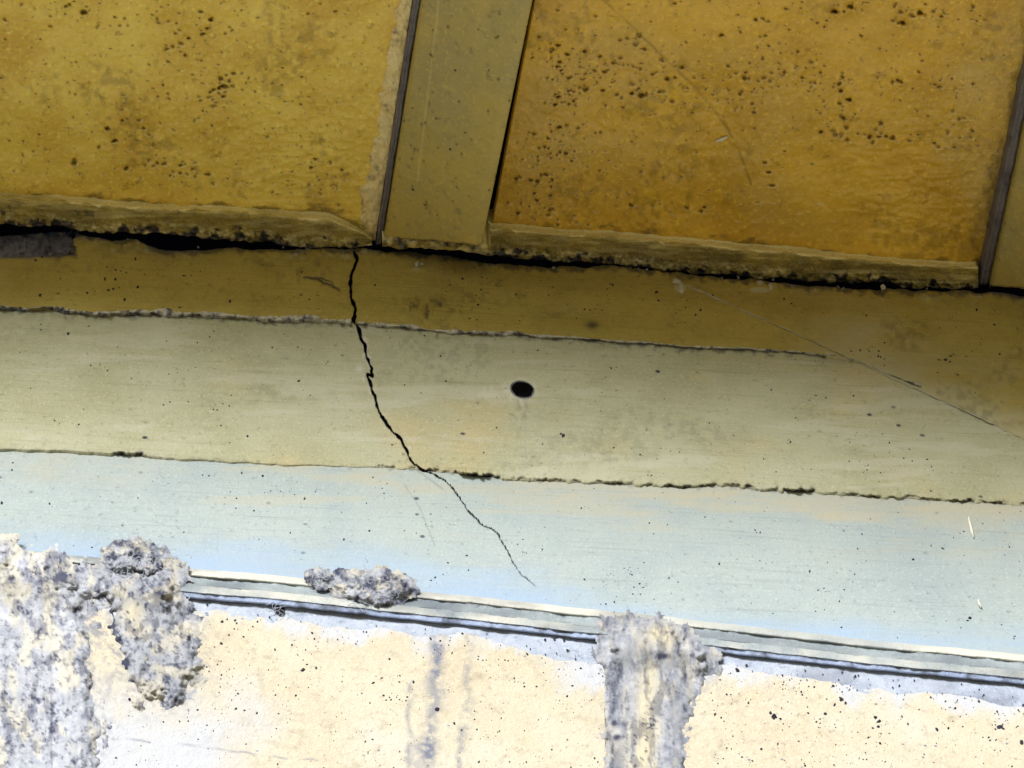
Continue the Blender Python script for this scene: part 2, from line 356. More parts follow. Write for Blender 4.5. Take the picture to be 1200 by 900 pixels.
X, Y, h, d = panel(lambda y: XLO + 0 * np.asarray(y, float), lambda y: STRIP_L(y) - 1, off(FT_L, 1.5), (0, 0, 10), [], 60) if False else (None,) * 4
lf = graded(XLO, 460, -120, 460, 1.35); ul = (lf - XLO) / (460 - XLO)
X, Y, h, d = panel(lambda y: XLO + 0 * np.asarray(y, float), lambda y: STRIP_L(y) - 1, off(FT_L, 1.5), (0, 0, len(ul)), pl, 60, ripple=(360, 195, 70), xlo_grid=ul)
o = sheet('soffit_panel', X, Y, sof(), h, M_SOFL, soffit, {'dirt_shade': d, 'pale': PALE})
tag(o, 'ochre soffit panel left of the rib with rippled paint')

pl = []
pl += cluster(668, 120, 16, 60, 12, 90, .9, 2.6) + cluster(640, 200, 14, 40, 10, 60, .9, 2.4) + cluster(740, 48, 8, 5, 0, 12, 1.5, 3.6) + cluster(700, 85, 18, 7, -15, 16, 1.2, 3.6)
pl += cluster(730, 80, 20, 6, 0, 14, 1.4, 3.6) + cluster(755, 108, 20, 6, 8, 18, 1.4, 4) + cluster(780, 75, 16, 8, 20, 12) + cluster(690, 100, 12, 16, 0, 18) + cluster(655, 70, 10, 40, 0, 26, 1, 2.4)
pl += cluster(850, 110, 22, 6, 12, 18, 1.3, 3.4) + cluster(865, 85, 22, 8, -8, 14) + cluster(905, 90, 16, 8, -25, 16, 1.3, 3.4) + cluster(950, 90, 16, 9, 25, 18, 1.3, 3.6) + cluster(985, 95, 9, 5, 0, 10)
pl += cluster(1020, 158, 26, 3.5, 2, 30, 1.3, 3.6) + cluster(985, 128, 12, 8, 30, 14) + cluster(965, 150, 10, 4, -20, 8) + cluster(1050, 97, 10, 3, -4, 7) + cluster(1110, 100, 16, 4, 8, 9) + cluster(1120, 165, 18, 7, 0, 14)
pl += cluster(1060, 16, 12, 12, 45, 16, 1.3, 3.6) + cluster(1110, 16, 30, 8, 8, 14) + cluster(1000, 10, 30, 6, 0, 10) + cluster(895, 12, 18, 10, 0, 9) + cluster(890, 45, 26, 10, 0, 14) + cluster(1090, 140, 25, 5, 0, 12)
pl += cluster(930, 240, 26, 8, 6, 24, 1.3, 3.6) + cluster(890, 258, 12, 4, 0, 9, 1.5, 3.8) + cluster(820, 246, 16, 4, 0, 7, 1.5, 3.6) + cluster(905, 205, 10, 10, 40, 12) + cluster(935, 268, 16, 3, -6, 8) + cluster(985, 265, 10, 4, 0, 6)
pl += cluster(775, 245, 20, 5, 0, 10) + cluster(650, 250, 25, 6, 5, 16) + cluster(1080, 240, 40, 20, 0, 14, .9, 2) + cluster(1000, 190, 60, 14, -8, 24, .9, 2.2) + [(996, 8, 4, .003), (1078, 15, 3.6, .003), (846, 41, 3, .003), (752, 112, 4.2, .003)]
pl += uniform(600, 1160, 0, 290, 240) + uniform(600, 1180, -40, 295, 650, .5, 1.2, .0008)
rf = np.arange(0, 1.0001, 1.35 / 580)
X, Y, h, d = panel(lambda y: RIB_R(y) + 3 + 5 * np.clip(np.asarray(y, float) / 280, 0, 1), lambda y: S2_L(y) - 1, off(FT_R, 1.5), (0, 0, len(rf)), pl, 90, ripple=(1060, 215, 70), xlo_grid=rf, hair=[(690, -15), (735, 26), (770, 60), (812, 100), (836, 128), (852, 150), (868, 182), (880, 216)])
tag(sheet('soffit_panel', X, Y, sof(), h, M_SOF, soffit, {'dirt_shade': d, 'pale': PALE}), 'ochre soffit panel right of the rib with pitted, blistered paint')

def rib(xl, xr, ybot, depth, ncol, seed, mat):
    nr = 170
    yrow = np.concatenate([np.linspace(0, 1, 12)[:-1] - 1, np.linspace(0, 1, nr)])[:, None]
    u = np.linspace(0, 1, ncol)[None]
    X = np.broadcast_to(xl(250) + (xr(250) - xl(250)) * u, (len(yrow), ncol)).copy()
    for k in range(3):
        yb = ybot(X); yt = top_edge(X) - 6
        Y = np.where(yrow < 0, -20 + (yt + 20) * (-yrow), -20 + (yb + 20) * yrow)
        X = xl(Y) + (xr(Y) - xl(Y)) * u
    e = np.minimum(X - xl(Y), (xr(Y) - X))
    wob = fbm(X, Y, 30, 3, seed) * .0008 + fbm(X, Y, 7, 2, seed + 1) * .00025
    h = wob + .065 * (X - xl(Y)) / (xr(Y) - xl(Y)) - .006 * np.clip(1 - (xr(Y) - X) / 14, 0, 1) ** 2 - .003 * np.clip(1 - (X - xl(Y)) / 5, 0, 1) ** 2
    pt = uniform(xl(250) - 10, xr(250) + 50, -5, 285, 60, 1, 2.3, .002)
    ph, pd = pits(X, Y, pt)
    lin = np.exp(-((X - (xl(Y) + 24 + .04 * (Y - 100))) / 1.1) ** 2) * (Y < 215)
    h = h + ph + lin * .0008
    return sheet('rib', X, Y, sof(depth), h, mat, soffit, {'dirt_shade': np.clip(pd * .8, 0, 1), 'pale': np.clip(lin * .35, 0, 1)}, skirt=depth + .07)
RIB_BOT = curve([(440, 279), (480, 280), (530, 284), (575, 288)], 1.0, 21, 12)
tag(rib(lambda y: STRIP_R(y), RIB_R, RIB_BOT, .025, 90, 33, M_RIB), 'flat olive rib between the two large panels')
tag(rib(lambda y: S2_R(y), RIB2_R, curve([(1150, 334), (1300, 345)], 1, 22, 12), .025, 70, 35, M_RIB), 'ochre rib at the right edge of the picture')
# panel beyond the right rib, only seen from the side
X, Y, h, d = panel(lambda y: RIB2_R(y) + 9, lambda y: XHI + 0 * np.asarray(y, float), lambda x: 322 + (x - 1300) * .055, (0, 0, 60), [], 95, xlo_grid=np.linspace(0, 1, 60) ** 2)
sheet('soffit_panel', X, Y, sof(), h, M_SOF, soffit, {'dirt_shade': d, 'pale': PALE})

def strip(xl, xr, y0, y1, depth, r, name, mat, seed, nrow=420, label=None):
    ys = np.linspace(y0, y1, nrow)[:, None]; u = np.linspace(0, 1, 9)[None]
    wl = fbm(ys[:, 0], ys[:, 0] * 0, 12, 3, seed)[:, None] * .7
    Y = np.broadcast_to(ys, (nrow, 9)).copy(); X = xl(ys) + wl + (xr(ys) - xl(ys)) * u
    h = r * (np.sin(np.pi * u) ** .6 - .5 * np.exp(-((u - .5) / .12) ** 2)) + fbm(X, Y, 8, 3, seed + 2) * .0006
    o = sheet(name, X, Y, sof(depth), h, mat, soffit, {'dirt_shade': np.clip(fbm(X, Y, 14, 3, seed + 4) - .3, 0, 1) * .6, 'pale': np.zeros_like(X)}, skirt=.03)
    if label: tag(o, label)
    return o
strip(STRIP_L, lambda y: STRIP_R(y) - 1.2, -790, 287, .012, .006, 'seal_strip', M_STRIP, 51, label='grey sealant strip along the left side of the rib')
strip(S2_L, lambda y: S2_R(y) - 2, -1000, 334, .014, .007, 'seal_strip', M_STRIP, 55, label='dark grey sealant strip along the rib at the right edge')
# cream plaster smear beside the strip
nr, nc = 300, 26
ys = np.linspace(-160, 282, nr)[:, None]; u = np.linspace(0, 1, nc)[None]
sm_w = np.interp(ys[:, 0], [-160, 0, 60, 120, 160, 200, 235, 262, 282], [14, 17, 18, 17, 20, 21, 27, 17, 8]) + 4.0 * fbm(ys[:, 0], ys[:, 0] * 0, 13, 4, 71, gain=.7)
Y = np.broadcast_to(ys, (nr, nc)).copy(); X = STRIP_L(ys) - 1 - np.maximum(sm_w, 4)[:, None] * (1 - u)
h = .0045 * np.sin(np.clip(u * 1.3, 0, 1) * np.pi / 2) ** .7 + fbm(X, Y, 7, 4, 72, gain=.65) * .0018
sheet('plaster_smear', X, Y, sof(.001), h, M_SMEAR, soffit, {'dirt_shade': np.clip(fbm(X, Y, 10, 3, 74) - .45, 0, 1) * (1 - u) * 1.2 + .3 * sst(Y, 190, 240) * np.clip(fbm(X, Y, 9, 3, 75), 0, 1), 'pale': np.zeros_like(X)}, skirt=.01)

# ledge fillets where the panels meet the band
def ledge(x0, x1, top, bot, seed, label, xs):
    X, Y = band_grid(xs, top, bot, 34)
    t = (Y - top(X)) / np.maximum(bot(X) - top(X), 1)
    h = .020 * sst(t, 0, .2) - .004 * sst(t, .2, .9) + .0007 * fbm(X, Y, 9, 3, seed) + .0013 * sst(t, .55, .95) * fbm(X, Y, 5, 3, seed + 3, gain=.7)
    h += .0011 * fbm(X, Y, 6, 3, seed + 7, ax=7) * sst(t, .0, .25)
    dirt_shade = np.clip(sst(t + .30 * fbm(X, Y, 9, 4, seed + 5, gain=.65), .80, 1.05), 0, 1)
    dirt_shade = np.maximum(dirt_shade, .75 * sst(fbm(X, Y, 9, 3, seed + 8), .5, .9) * sst(t, .2, .5) * (.3 + .7 * (X < 110)))
    face_shade = .38 * sst(t, .2, .4) * np.clip(.75 + fbm(X, Y, 26, 3, seed + 11, ax=2), 0, 1)  # ledge face shaded in colour so its bright edge stands out
    dirt_shade = np.maximum(dirt_shade, face_shade * .9)
    pale = sst(.20 + .05 * fbm(X, Y, 14, 3, seed + 14) - t, 0, .05) * np.clip(.95 + .5 * fbm(X, Y, 30, 3, seed + 12, ax=2), 0, 1) + .7 * sst(fbm(X, Y, 6, 4, seed + 13, gain=.65), .15, .6) * sst(t, .5, .8) + .35 * sst(fbm(X, Y, 5, 3, seed + 15, ax=8), .2, .6)  # glint on the upper edge painted pale, plus pale chips lower down
    o = sheet('ledge', X, Y, sof(.002), h, M_LEDGE, soffit, {'dirt_shade': dirt_shade, 'pale': np.clip(pale, 0, 1)}, skirt=.05)
    return tag(o, label)
ledge(XLO, 436, FT_L, lambda x: np.maximum(GAP_UP(x), FT_L(x) + 3), 110, 'ochre ledge under the left panel with a painted-on glint, ragged and dirty at its foot', graded(XLO, 437, -100, 437, 1.6))
ledge(578, 1147, FT_R, GAP_UP, 130, 'ochre ledge under the right panel with a glint painted on its upper edge', np.arange(572, 1148, 1.6))
xs = np.arange(448, 577, 1.5)
X, Y = band_grid(xs, off(RIB_BOT, -1.5), off(GAP_UP, .5), 12)
sheet('mortar_fillet', X, Y, sof(.03), .03 * (X - 448) / 120 + .003 * fbm(X, Y, 7, 4, 150, gain=.7), M_LEDGE, soffit, {'dirt_shade': np.clip(.35 + .6 * fbm(X, Y, 6, 3, 151), 0, 1), 'pale': np.clip(fbm(X, Y, 11, 3, 152), 0, .7)}, skirt=.05)
# slab above it all, carrying the eaves
ct = on_plane(np.array([XLO, XHI, XHI, XLO]), np.array([300 + (XLO - 600) * .055, 300 + (XHI - 600) * .055, top_edge(XHI), top_edge(XLO)]), *sof(-.035))
ct[0][1] = ct[1][1] = -.03
up = -N_SOF * .22
V = np.concatenate([ct, ct + up]); Fq = [(0, 1, 2, 3), (7, 6, 5, 4), (0, 4, 5, 1), (1, 5, 6, 2), (2, 6, 7, 3), (3, 7, 4, 0)]
o = mesh_obj('slab', V, Fq, M_VOID, soffit, smooth=False)

# ------------------------------------------------------------------ the banded wall top with the crack
fr_c = on_plane(np.array([600.]), np.array([450.]), *wall())[0]
frieze = empty('cracked_band', fr_c, 'cracked three-band concrete wall head between the ochre soffit and the moulding', 'wall')
XS = graded(XLO, XHI, -120, 1320, 1.7, extra=[(398, 640, .75)])
HOLE = (612, 456.5, 13.5, 9.2)
def hole_r(X, Y): return np.hypot((X - HOLE[0]) / HOLE[2], (Y - HOLE[1] - .12 * (X - HOLE[0])) / HOLE[3])
def relief(X, Y, seed, amp=1.0):
    return amp * (fbm(X, Y, 120, 3, seed, ax=3) * .0020 + fbm(X, Y, 7, 3, seed + 3, ax=6) * .00022 + fbm(X, Y, 15, 2, seed + 4) * .00015)
def b1h(X, Y):
    return relief(X, Y, 200) + .004 + .0007 * fbm(X, Y, 6, 4, 204) * sst(Y - GAP_LO(X), 30, 0)
def b2h(X, Y): return relief(X, Y, 220) + .001
def b3h(X, Y): return relief(X, Y, 240) - .0005 + .004 * 0

xs = XS
X, Y = band_grid(xs, GAP_LO, off(SEAM1, 0), 72)
CD = crack_d(X, Y)
patch = sst(91 + 4 * fbm(Y, X * 0, 9, 3, 301) - X, 0, 5) * sst(X, -190, -160) * sst(304 + 3 * fbm(X, Y, 20, 3, 302) - Y, 0, 4)
h = b1h(X, Y) - .020 * patch - .014 * sst(-CD, -.6, .9) - .003 * sst(.25, .0, 1) 
chip = np.exp(-(((X - 205) / 36) ** 2 + ((Y - 289) / 9) ** 2)) ; h -= .009 * chip
lump = lambda x, y, a, b, q: q * np.exp(-(((X - x) / a) ** 2 + ((Y - y) / b) ** 2))
h += lump(797, 336, 9, 6, .005) + lump(890, 336, 16, 5, .006) + lump(1090, 348, 9, 6, .007) + lump(1035, 342, 4, 6, .009) + lump(490, 315, 12, 3, .002)
br = np.clip(np.exp(-(((X - 505) / 34) ** 2 + ((Y - 362) / 13) ** 2)) * (fbm(X, Y, 6, 3, 305) * 1.6), 0, 1)
h -= .0016 * br
dirt_shade = np.maximum.reduce([.85 * patch * np.clip(.9 + .4 * fbm(X, Y, 10, 3, 306), 0, 1) * .0, sst(-CD, -1.2, .6) * .95, .7 * br, .8 * sst(chip, .35, .8),
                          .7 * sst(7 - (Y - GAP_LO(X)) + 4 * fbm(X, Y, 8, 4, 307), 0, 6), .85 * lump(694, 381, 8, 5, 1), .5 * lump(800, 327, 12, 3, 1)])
# the short side crack, and the pale scratch running down to the right
def poly_d(X, Y, pts):
    D = np.full(X.shape, 999.)
    for i in range(len(pts) - 1):
        (x0, y0), (x1, y1) = pts[i], pts[i + 1]; L2 = (x1 - x0) ** 2 + (y1 - y0) ** 2
        t = np.clip(((X - x0) * (x1 - x0) + (Y - y0) * (y1 - y0)) / L2, 0, 1)
        D = np.minimum(D, np.hypot(X - x0 - t * (x1 - x0), Y - y0 - t * (y1 - y0)))
    return D
wx = X + 1.5 * fbm(X, Y, 8, 2, 310); wy = Y + 1.5 * fbm(X, Y, 8, 2, 311)
side = np.maximum(np.exp(-(poly_d(wx, wy, [(358, 326), (372, 327), (385, 334), (397, 341)]) / 1.5) ** 2), np.exp(-(poly_d(wx, wy, [(370, 325), (388, 330), (393, 338)]) / 1.1) ** 2))
h -= .002 * side; dirt_shade = np.maximum(dirt_shade, .9 * side)
dl = poly_d(X, Y + .8 * fbm(X, Y, 10, 2, 312), [(805, 334), (915, 383), (945, 396)])
scr = np.exp(-(dl / 1.3) ** 2); h += .0006 * scr
spall = sst(14 - (Y - GAP_LO(X)) + 9 * fbm(X, Y, 16, 4, 315), 0, 10) * sst(fbm(X, X * 0, 90, 2, 316), -.1, .3)
h -= .002 * spall
dirt_shade = np.maximum(dirt_shade, .30 * sst(fbm(X, Y, 40, 5, 321, gain=.62, ax=2), .2, .9) * sst(fbm(X, Y, 6, 3, 322), -.3, .6))
pale = np.clip(.8 * scr * np.clip(.6 + fbm(X, Y, 12, 3, 318), 0, 1) + .8 * spall * sst(fbm(X, Y, 5, 3, 317, gain=.7), .1, .6) + .8 * sst(lump(797, 337, 9, 6, 1), .5, .6) + .6 * sst(lump(890, 340, 16, 5, 1), .5, .7) + sst(lump(488, 315, 7, 2, 1), .5, .7), 0, 1)
pale = np.maximum(pale, 1.0 * sst(88 - (SEAM1(X) - Y) + 26 * fbm(X, Y, 26, 5, 319, ax=3, gain=.65), 0, 125) * sst(X, 900, 1040))
tag(sheet('band', X, Y, wall(), h, M_B1, frieze, {'dirt_shade': np.clip(dirt_shade, 0, 1), 'pale': pale}, skirt=.022), 'narrow olive-ochre upper band just under the black gap')

X, Y = band_grid(xs, SEAM1, SEAM2, 120)
CD = crack_d(X, Y)
hr = hole_r(X, Y)
h = b2h(X, Y) - .014 * sst(-CD, -.6, .9) - .03 * sst(1 - hr, .0, .06)
# lower rim of this band rolls under, broken in places
rim = SEAM2(X) - Y
gash = np.clip(.8 + .9 * fbm(X, X * 0, 12, 3, 326), .0, 1.3) * np.interp(X, [0, 130, 140, 165, 175, 430, 465, 510, 530, 540, 575, 590, 605, 670, 690, 715, 730, 800, 815, 825, 875, 885, 895, 950, 960, 990, 1040, 1090, 1110, 1200, 1300], [.15, .1, 1, .9, .15, .1, .45, .6, .15, 1.2, 1.2, .25, .35, .6, .15, .6, .7, .8, .3, .8, .7, .2, 1.2, 1.1, .2, .4, .8, .4, .7, .8, .8])
rag = fbm(X, Y, 7, 4, 321, gain=.65)
h += .0025 * sst(10 - rim, 0, 6) * gash * gash - .006 * sst(3.0 + 1.6 * rag - rim, 0, 2) * gash
dirt_shade = np.maximum.reduce([sst(-CD, -1.2, .6) * .95, sst(1.10 - hr, 0, .08), .95 * gash * sst(2.6 + 3.0 * rag - rim, 0, 2.2), .3 * gash * sst(6 + 7 * rag - rim, 0, 7),  # undercut shade at the rim's gashes painted in dark
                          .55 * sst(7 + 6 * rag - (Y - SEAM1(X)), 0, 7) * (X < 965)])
dirt_shade = np.maximum(np.clip(dirt_shade, 0, 1), .35 * np.exp(-((X - 613 + .05 * (Y - 465)) / (6 + .05 * (Y - 460))) ** 2) * sst(Y, 462, 470) * sst(530 - Y, 0, 60) * np.clip(.4 + fbm(X, Y, 6, 3, 343, ax=.5), 0, 1) + .16 * sst(fbm(X, Y, 50, 5, 341, gain=.62, ax=3), .2, .9) * sst(fbm(X, Y, 6, 3, 342), -.3, .6))
dl = poly_d(X, Y + .8 * fbm(X, Y, 10, 2, 322), [(1040, 441), (1100, 468), (1150, 490), (1210, 517)])
lips = sst(3.2 + 2.5 * rag - CD, 0, 1.5) * sst(fbm(X, Y, 16, 3, 327), -.1, .5); h += .0008 * lips
pale = np.clip(.7 * lips + .5 * np.exp(-(dl / 2) ** 2) * np.clip(.5 + fbm(X, Y, 14, 3, 328), 0, 1) + .35 * sst(1.8 + .6 * rag - hr, 0, .8) + .28 * sst(fbm(X, Y, 14, 4, 329, ax=9, gain=.6), .25, .9) + .35 * np.exp(-(((X - 572) / 20) ** 2 + ((Y - 462) / 9) ** 2)) * (fbm(X, Y, 8, 3, 324) > .0) + .8 * np.exp(-(((X - 421) / 5) ** 2 + ((Y - 432) / 4) ** 2)), 0, 1)
tag(sheet('band', X, Y, wall(), h, M_B2, frieze, {'dirt_shade': dirt_shade, 'pale': pale}, skirt=.022), 'khaki middle band with a round drilled hole')

X, Y = band_grid(xs, SEAM2, off(MOLD_T, 3), 90)
CD = crack_d(X, Y)
h = b3h(X, Y) - .010 * sst(-CD, -.6, .9)
tl = Y - SEAM2(X)
dirt_shade = np.maximum.reduce([sst(-CD, -1.0, .6) * .95, .35 * sst(1 + 5 * fbm(X, Y, 8, 4, 331) - tl, 0, 4) * sst(X, 60, 500), .25 * np.exp(-((poly_d(X, Y, [(474, 568), (492, 595), (510, 640)])) / 1) ** 2)])
dirt_shade = np.maximum(dirt_shade, .35 * np.exp(-(poly_d(X, Y, [(490, 552), (505, 563), (519, 573)]) / 1) ** 2))
tag(sheet('band', X, Y, wall(), h, M_B3, frieze, {'blue_cast': .85 * sst(30 - (MOLD_T(X) - Y) + 20 * fbm(X, Y, 34, 4, 338, ax=4, gain=.55) + 14 * sst(700 - X, 0, 700), -8, 46), 'dirt_shade': np.clip(dirt_shade, 0, 1), 'pale': .5 * sst(fbm(X, Y, 12, 4, 337, ax=10, gain=.6), .2, .9) * sst(90 - tl, 0, 60) + .8 * sst(26 - tl + 22 * fbm(X, Y, 26, 4, 335, ax=4, gain=.6), -10, 46)}, skirt=.022), 'pale blue-grey lower band above the moulding')  # bluish cast of the light above the moulding is put into the colour

# mortar ridges along the upper seam
def ridge(xs, c, wid, hfn, seed, amp, label, gaps=None, dk=.9):
    u = np.linspace(-1, 1, 11)[:, None]
    ww = wid * np.clip(.85 + .55 * fbm(xs, xs * 0, 16, 3, seed), .15, 2) * (gaps(xs) if gaps is not None else 1)
    X = np.broadcast_to(xs[None], (11, len(xs))).copy(); Y = c(xs)[None] + .6 + u * ww[None] * .5
    k = (1 - u ** 2)
    h = hfn(X, Y) + amp * k * (.8 + .9 * fbm(X, Y, 5, 4, seed + 2, gain=.7)) - .002 * (1 - k)
    d = np.clip(.02 + 1.0 * fbm(X, Y, 7, 4, seed + 5, gain=.65) + .55 * sst(130 - X, 0, 60) + .15 * u, 0, 1) * dk
    return tag(sheet('seam_ridge', X, Y, wall(), h, M_RIDGE, frieze, {'dirt_shade': d, 'pale': np.zeros_like(X)}, skirt=.008), label)
ridge(np.arange(-150, 412, 1.2), SEAM1, 7.5, lambda X, Y: b2h(X, Y) + .003, 340, .0028, 'grey mortar ridge left of the crack')
ridge(np.arange(419, 968, 1.2), SEAM1, 5.0, lambda X, Y: b2h(X, Y) + .002, 350, .002, 'thin grey mortar ridge right of the crack', lambda x: np.interp(x, [419, 560, 640, 700, 850, 968], [1.1, 1, .75, .55, .8, .8]))
ridge(np.arange(966, 1080, 1.2), lambda x: np.interp(x, [966, 990, 1022, 1032, 1080], [414, 417, 428, 434, 452]), 5, lambda X, Y: b2h(X, Y) + .0015, 360, .0015, 'crumbled mortar at the right end of the seam', lambda x: .35 + .65 * (fbm(x, x * 0, 15, 2, 4) > -.1))

xs_d = np.arange(806, 1320, 1.2)
ridge(xs_d, lambda x: np.interp(x, [806, 915, 945, 1005, 1050, 1100, 1150, 1200, 1320], [334, 383, 396, 424, 445, 468, 490, 514, 569]) + .8 * fbm(x, np.asarray(x, float) * 0, 9, 3, 365), 2.6, lambda X, Y: np.where(Y < SEAM1(X), b1h(X, Y), np.maximum(b2h(X, Y), b2h(X, Y))) + .0005, 364, .0004, 'pale scratched line running down to the right from the gap', lambda x: np.clip(.75 + .6 * fbm(x, np.asarray(x, float) * 0, 26, 2, 366), .12, 1.3), dk=.12)
# crack: dark open joint, its floor sunk into the wall
nx = -np.gradient(cky); ny = np.gradient(ckx); ln = np.hypot(nx, ny) + 1e-6; nx /= ln; ny /= ln
rows = []; hh = []
jl = 1 + .35 * fbm(ss, ss * 0, 3.2, 2, 370); jr = 1 + .35 * fbm(ss, ss * 0, 3.2, 2, 380)
for k, (s_, dep) in enumerate(((-.5, .0005), (-.3, -.004), (0, -.009), (.3, -.004), (.5, .0005))):
    q = s_ * ckw * (jl if s_ < 0 else jr)
    rows.append(np.stack([ckx + nx * q, cky + ny * q], -1)); hh.append(np.full(len(ss), dep))
XY = np.stack(rows); hh = np.stack(hh)
Xk, Yk = XY[..., 0], XY[..., 1]
base = np.where(Yk < SEAM1(Xk), b1h(Xk, Yk), np.where(Yk < SEAM2(Xk), b2h(Xk, Yk), b3h(Xk, Yk)))
tag(sheet('crack', Xk, Yk, wall(), base + hh, M_VOID, frieze, None, skirt=0), 'black jagged crack running down from the gap and thinning to the right')
# drilled hole: bore with a chipped collar
th = np.linspace(0, 2 * np.pi, 41)[:, None].T; rr = np.array([1.06, 1.0, .97, .95, .93, .02])[:, None]; dz = np.array([.0002, .0006, -.002, -.012, -.024, -.026])[:, None]
wob = 1 + .09 * fbm(np.cos(th) * 3, np.sin(th) * 3, 1.5, 2, 9)
Xh = HOLE[0] + HOLE[2] * rr * wob * np.cos(th); Yh = HOLE[1] + .12 * (Xh - HOLE[0]) + HOLE[3] * rr * wob * np.sin(th)
tag(sheet('drilled_hole', Xh[:, ::-1], Yh[:, ::-1], wall(), b2h(Xh, Yh)[:, ::-1] + dz, M_CONC, frieze, None, skirt=0), 'round black drilled hole in the khaki band')
# broken patch at the left end of the gap
xs_ = np.arange(-165, 93, 1.5); X, Y = band_grid(xs_, lambda x: GAP_LO(x) - 3, lambda x: 306 + 0 * x, 22)
sheet('broken_patch', X, Y, wall(-.012), .005 * fbm(X, Y, 11, 5, 390, gain=.62), M_CONC, frieze, {'dirt_shade': np.clip(fbm(X, Y, 9, 3, 392) - .3, 0, .8), 'pale': np.zeros_like(X)}, skirt=.01)

# core of the wall behind the bands
zt = on_plane(np.array([600.]), np.array([270.]), *wall())[0][2]
box('wall_core', (0.3, .036 + .15, (zt + .16) / 2), (5.6, .30, zt + .16), M_VOID, frieze)

# ------------------------------------------------------------------ specks of dirt
def specks(name, lst, plane, hfn, parent, mat=M_SPK):
    V = []; Fc = []
    for (x, y, r) in lst:
        n = 9; a0 = rng.random() * 6.28; el = .6 + .8 * rng.random(); ro = rng.random() * 3.1
        px = [x]; py = [y]
        for k in range(n):
            q = .62 * r * (.7 + .5 * rng.random()); a = a0 + k * 2 * np.pi / n
            ex_, ey_ = q * math.cos(a) * el, q * math.sin(a) / el ** .5
            px.append(x + ex_ * math.cos(ro) - ey_ * math.sin(ro)); py.append(y + ex_ * math.sin(ro) + ey_ * math.cos(ro))
        px, py = np.array(px), np.array(py)
        hb = hfn(np.array([x]), np.array([y]))[0]
        hh = np.full(n + 1, hb - .0004); hh[0] = hb + .0004 + .0003 * r
        P = on_plane(px, py, *plane) + hh[:, None] * plane[1]
        b0 = len(V); V += P.tolist()
        Fc += [(b0, b0 + 1 + (k + 1) % n, b0 + 1 + k) for k in range(n)]
    o = mesh_obj(name, V, Fc, mat, parent); tag(o, kind='stuff'); return o
def scatter(x0, x1, y0, y1, n, r0, r1, cond=None, clump=.5):
    out = []
    while len(out) < n:
        if out and rng.random() < clump:
            q = out[rng.integers(len(out))]; x = q[0] + rng.normal() * 14; y = q[1] + rng.normal() * 9
        else: x = x0 + rng.random() * (x1 - x0); y = y0 + rng.random() * (y1 - y0)
        if cond is None or cond(x, y): out.append((x, y, r0 + (r1 - r0) * rng.random() ** 3))
    return out
def c1(x, y): return float(GAP_LO(x)) + 12 < y < float(SEAM1(x)) - 6
def c2(x, y): return float(SEAM1(x)) + 8 < y < float(SEAM2(x)) - 5 and math.hypot(x - 612, y - 456) > 24
def c3(x, y): return float(SEAM2(x)) + 6 < y < float(MOLD_T(x)) - 4
specks('specks', scatter(-100, 1300, 300, 500, 170, 1.0, 2.8, c1, .3) + [(1108, 424, 3), (47, 398 - 50, 3)], wall(), b1h, frieze)
specks('specks', scatter(-100, 1300, 370, 590, 330, 1.0, 2.6, c2, .35) + [(80, 391, 4), (48, 380, 2), (48, 386, 2), (319, 408, 2.4), (350, 447, 3.2), (290, 512, 3.4), (660, 512, 4.6), (657, 510, 3), (271, 464, 2.2), (199, 472, 2.4), (64, 495, 2.2), (926, 520, 2.4), (1034, 509, 2), (719, 527, 2.6), (716, 433, 2.4), (722, 432, 2), (1000, 465, 2.6)], wall(), b2h, frieze)
specks('specks', scatter(-100, 1300, 530, 760, 340, 1.0, 2.6, c3, .35) + [(15, 541, 2.6), (14, 550, 2.8), (308, 557, 3.4), (357, 584, 3), (58, 589, 2.6), (403, 632, 3.2), (433, 622, 2.8), (525, 660, 2.6), (549, 669, 2.2), (510, 677, 3), (505, 681, 2.2), (949, 669, 3), (1070, 655, 3.4), (1106, 643, 2.4), (1130, 622, 2.4), (1137, 723, 4), (1134, 726, 3), (885, 621, 2.4), (1005, 643, 2.2), (2, 588, 3.4), (761, 613, 2.2)], wall(), b3h, frieze)

def crumbs(n, c, spread, r0, r1, plane, parent, mt, x0=-100, x1=1300):
    L_ = []
    for _ in range(n):
        x = x0 + rng.random() * (x1 - x0); L_.append((x, float(c(x)) + rng.normal() * spread, r0 + (r1 - r0) * rng.random() ** 2))
    return specks('crumbs', L_, plane, lambda x, y: np.zeros_like(x) + .004, parent, mt)
crumbs(40, off(GAP_UP, -5), 1.5, 2, 5.5, sof(.003), soffit, M_LEDGE)
crumbs(90, off(GAP_UP, -4), 3.0, 1.2, 4.2, sof(.008), soffit, M_VOID)
specks('crumbs', [(797, 340, 11), (792, 333, 8), (890, 338, 10), (902, 339, 7), (1034, 342, 7), (488, 315, 5), (494, 315, 3.5)], wall(), lambda x, y: b1h(x, y) + .002, frieze, M_RIDGE)
crumbs(22, off(GAP_LO, 2), 2.0, 2.0, 5.0, wall(.001), frieze, M_CONC)
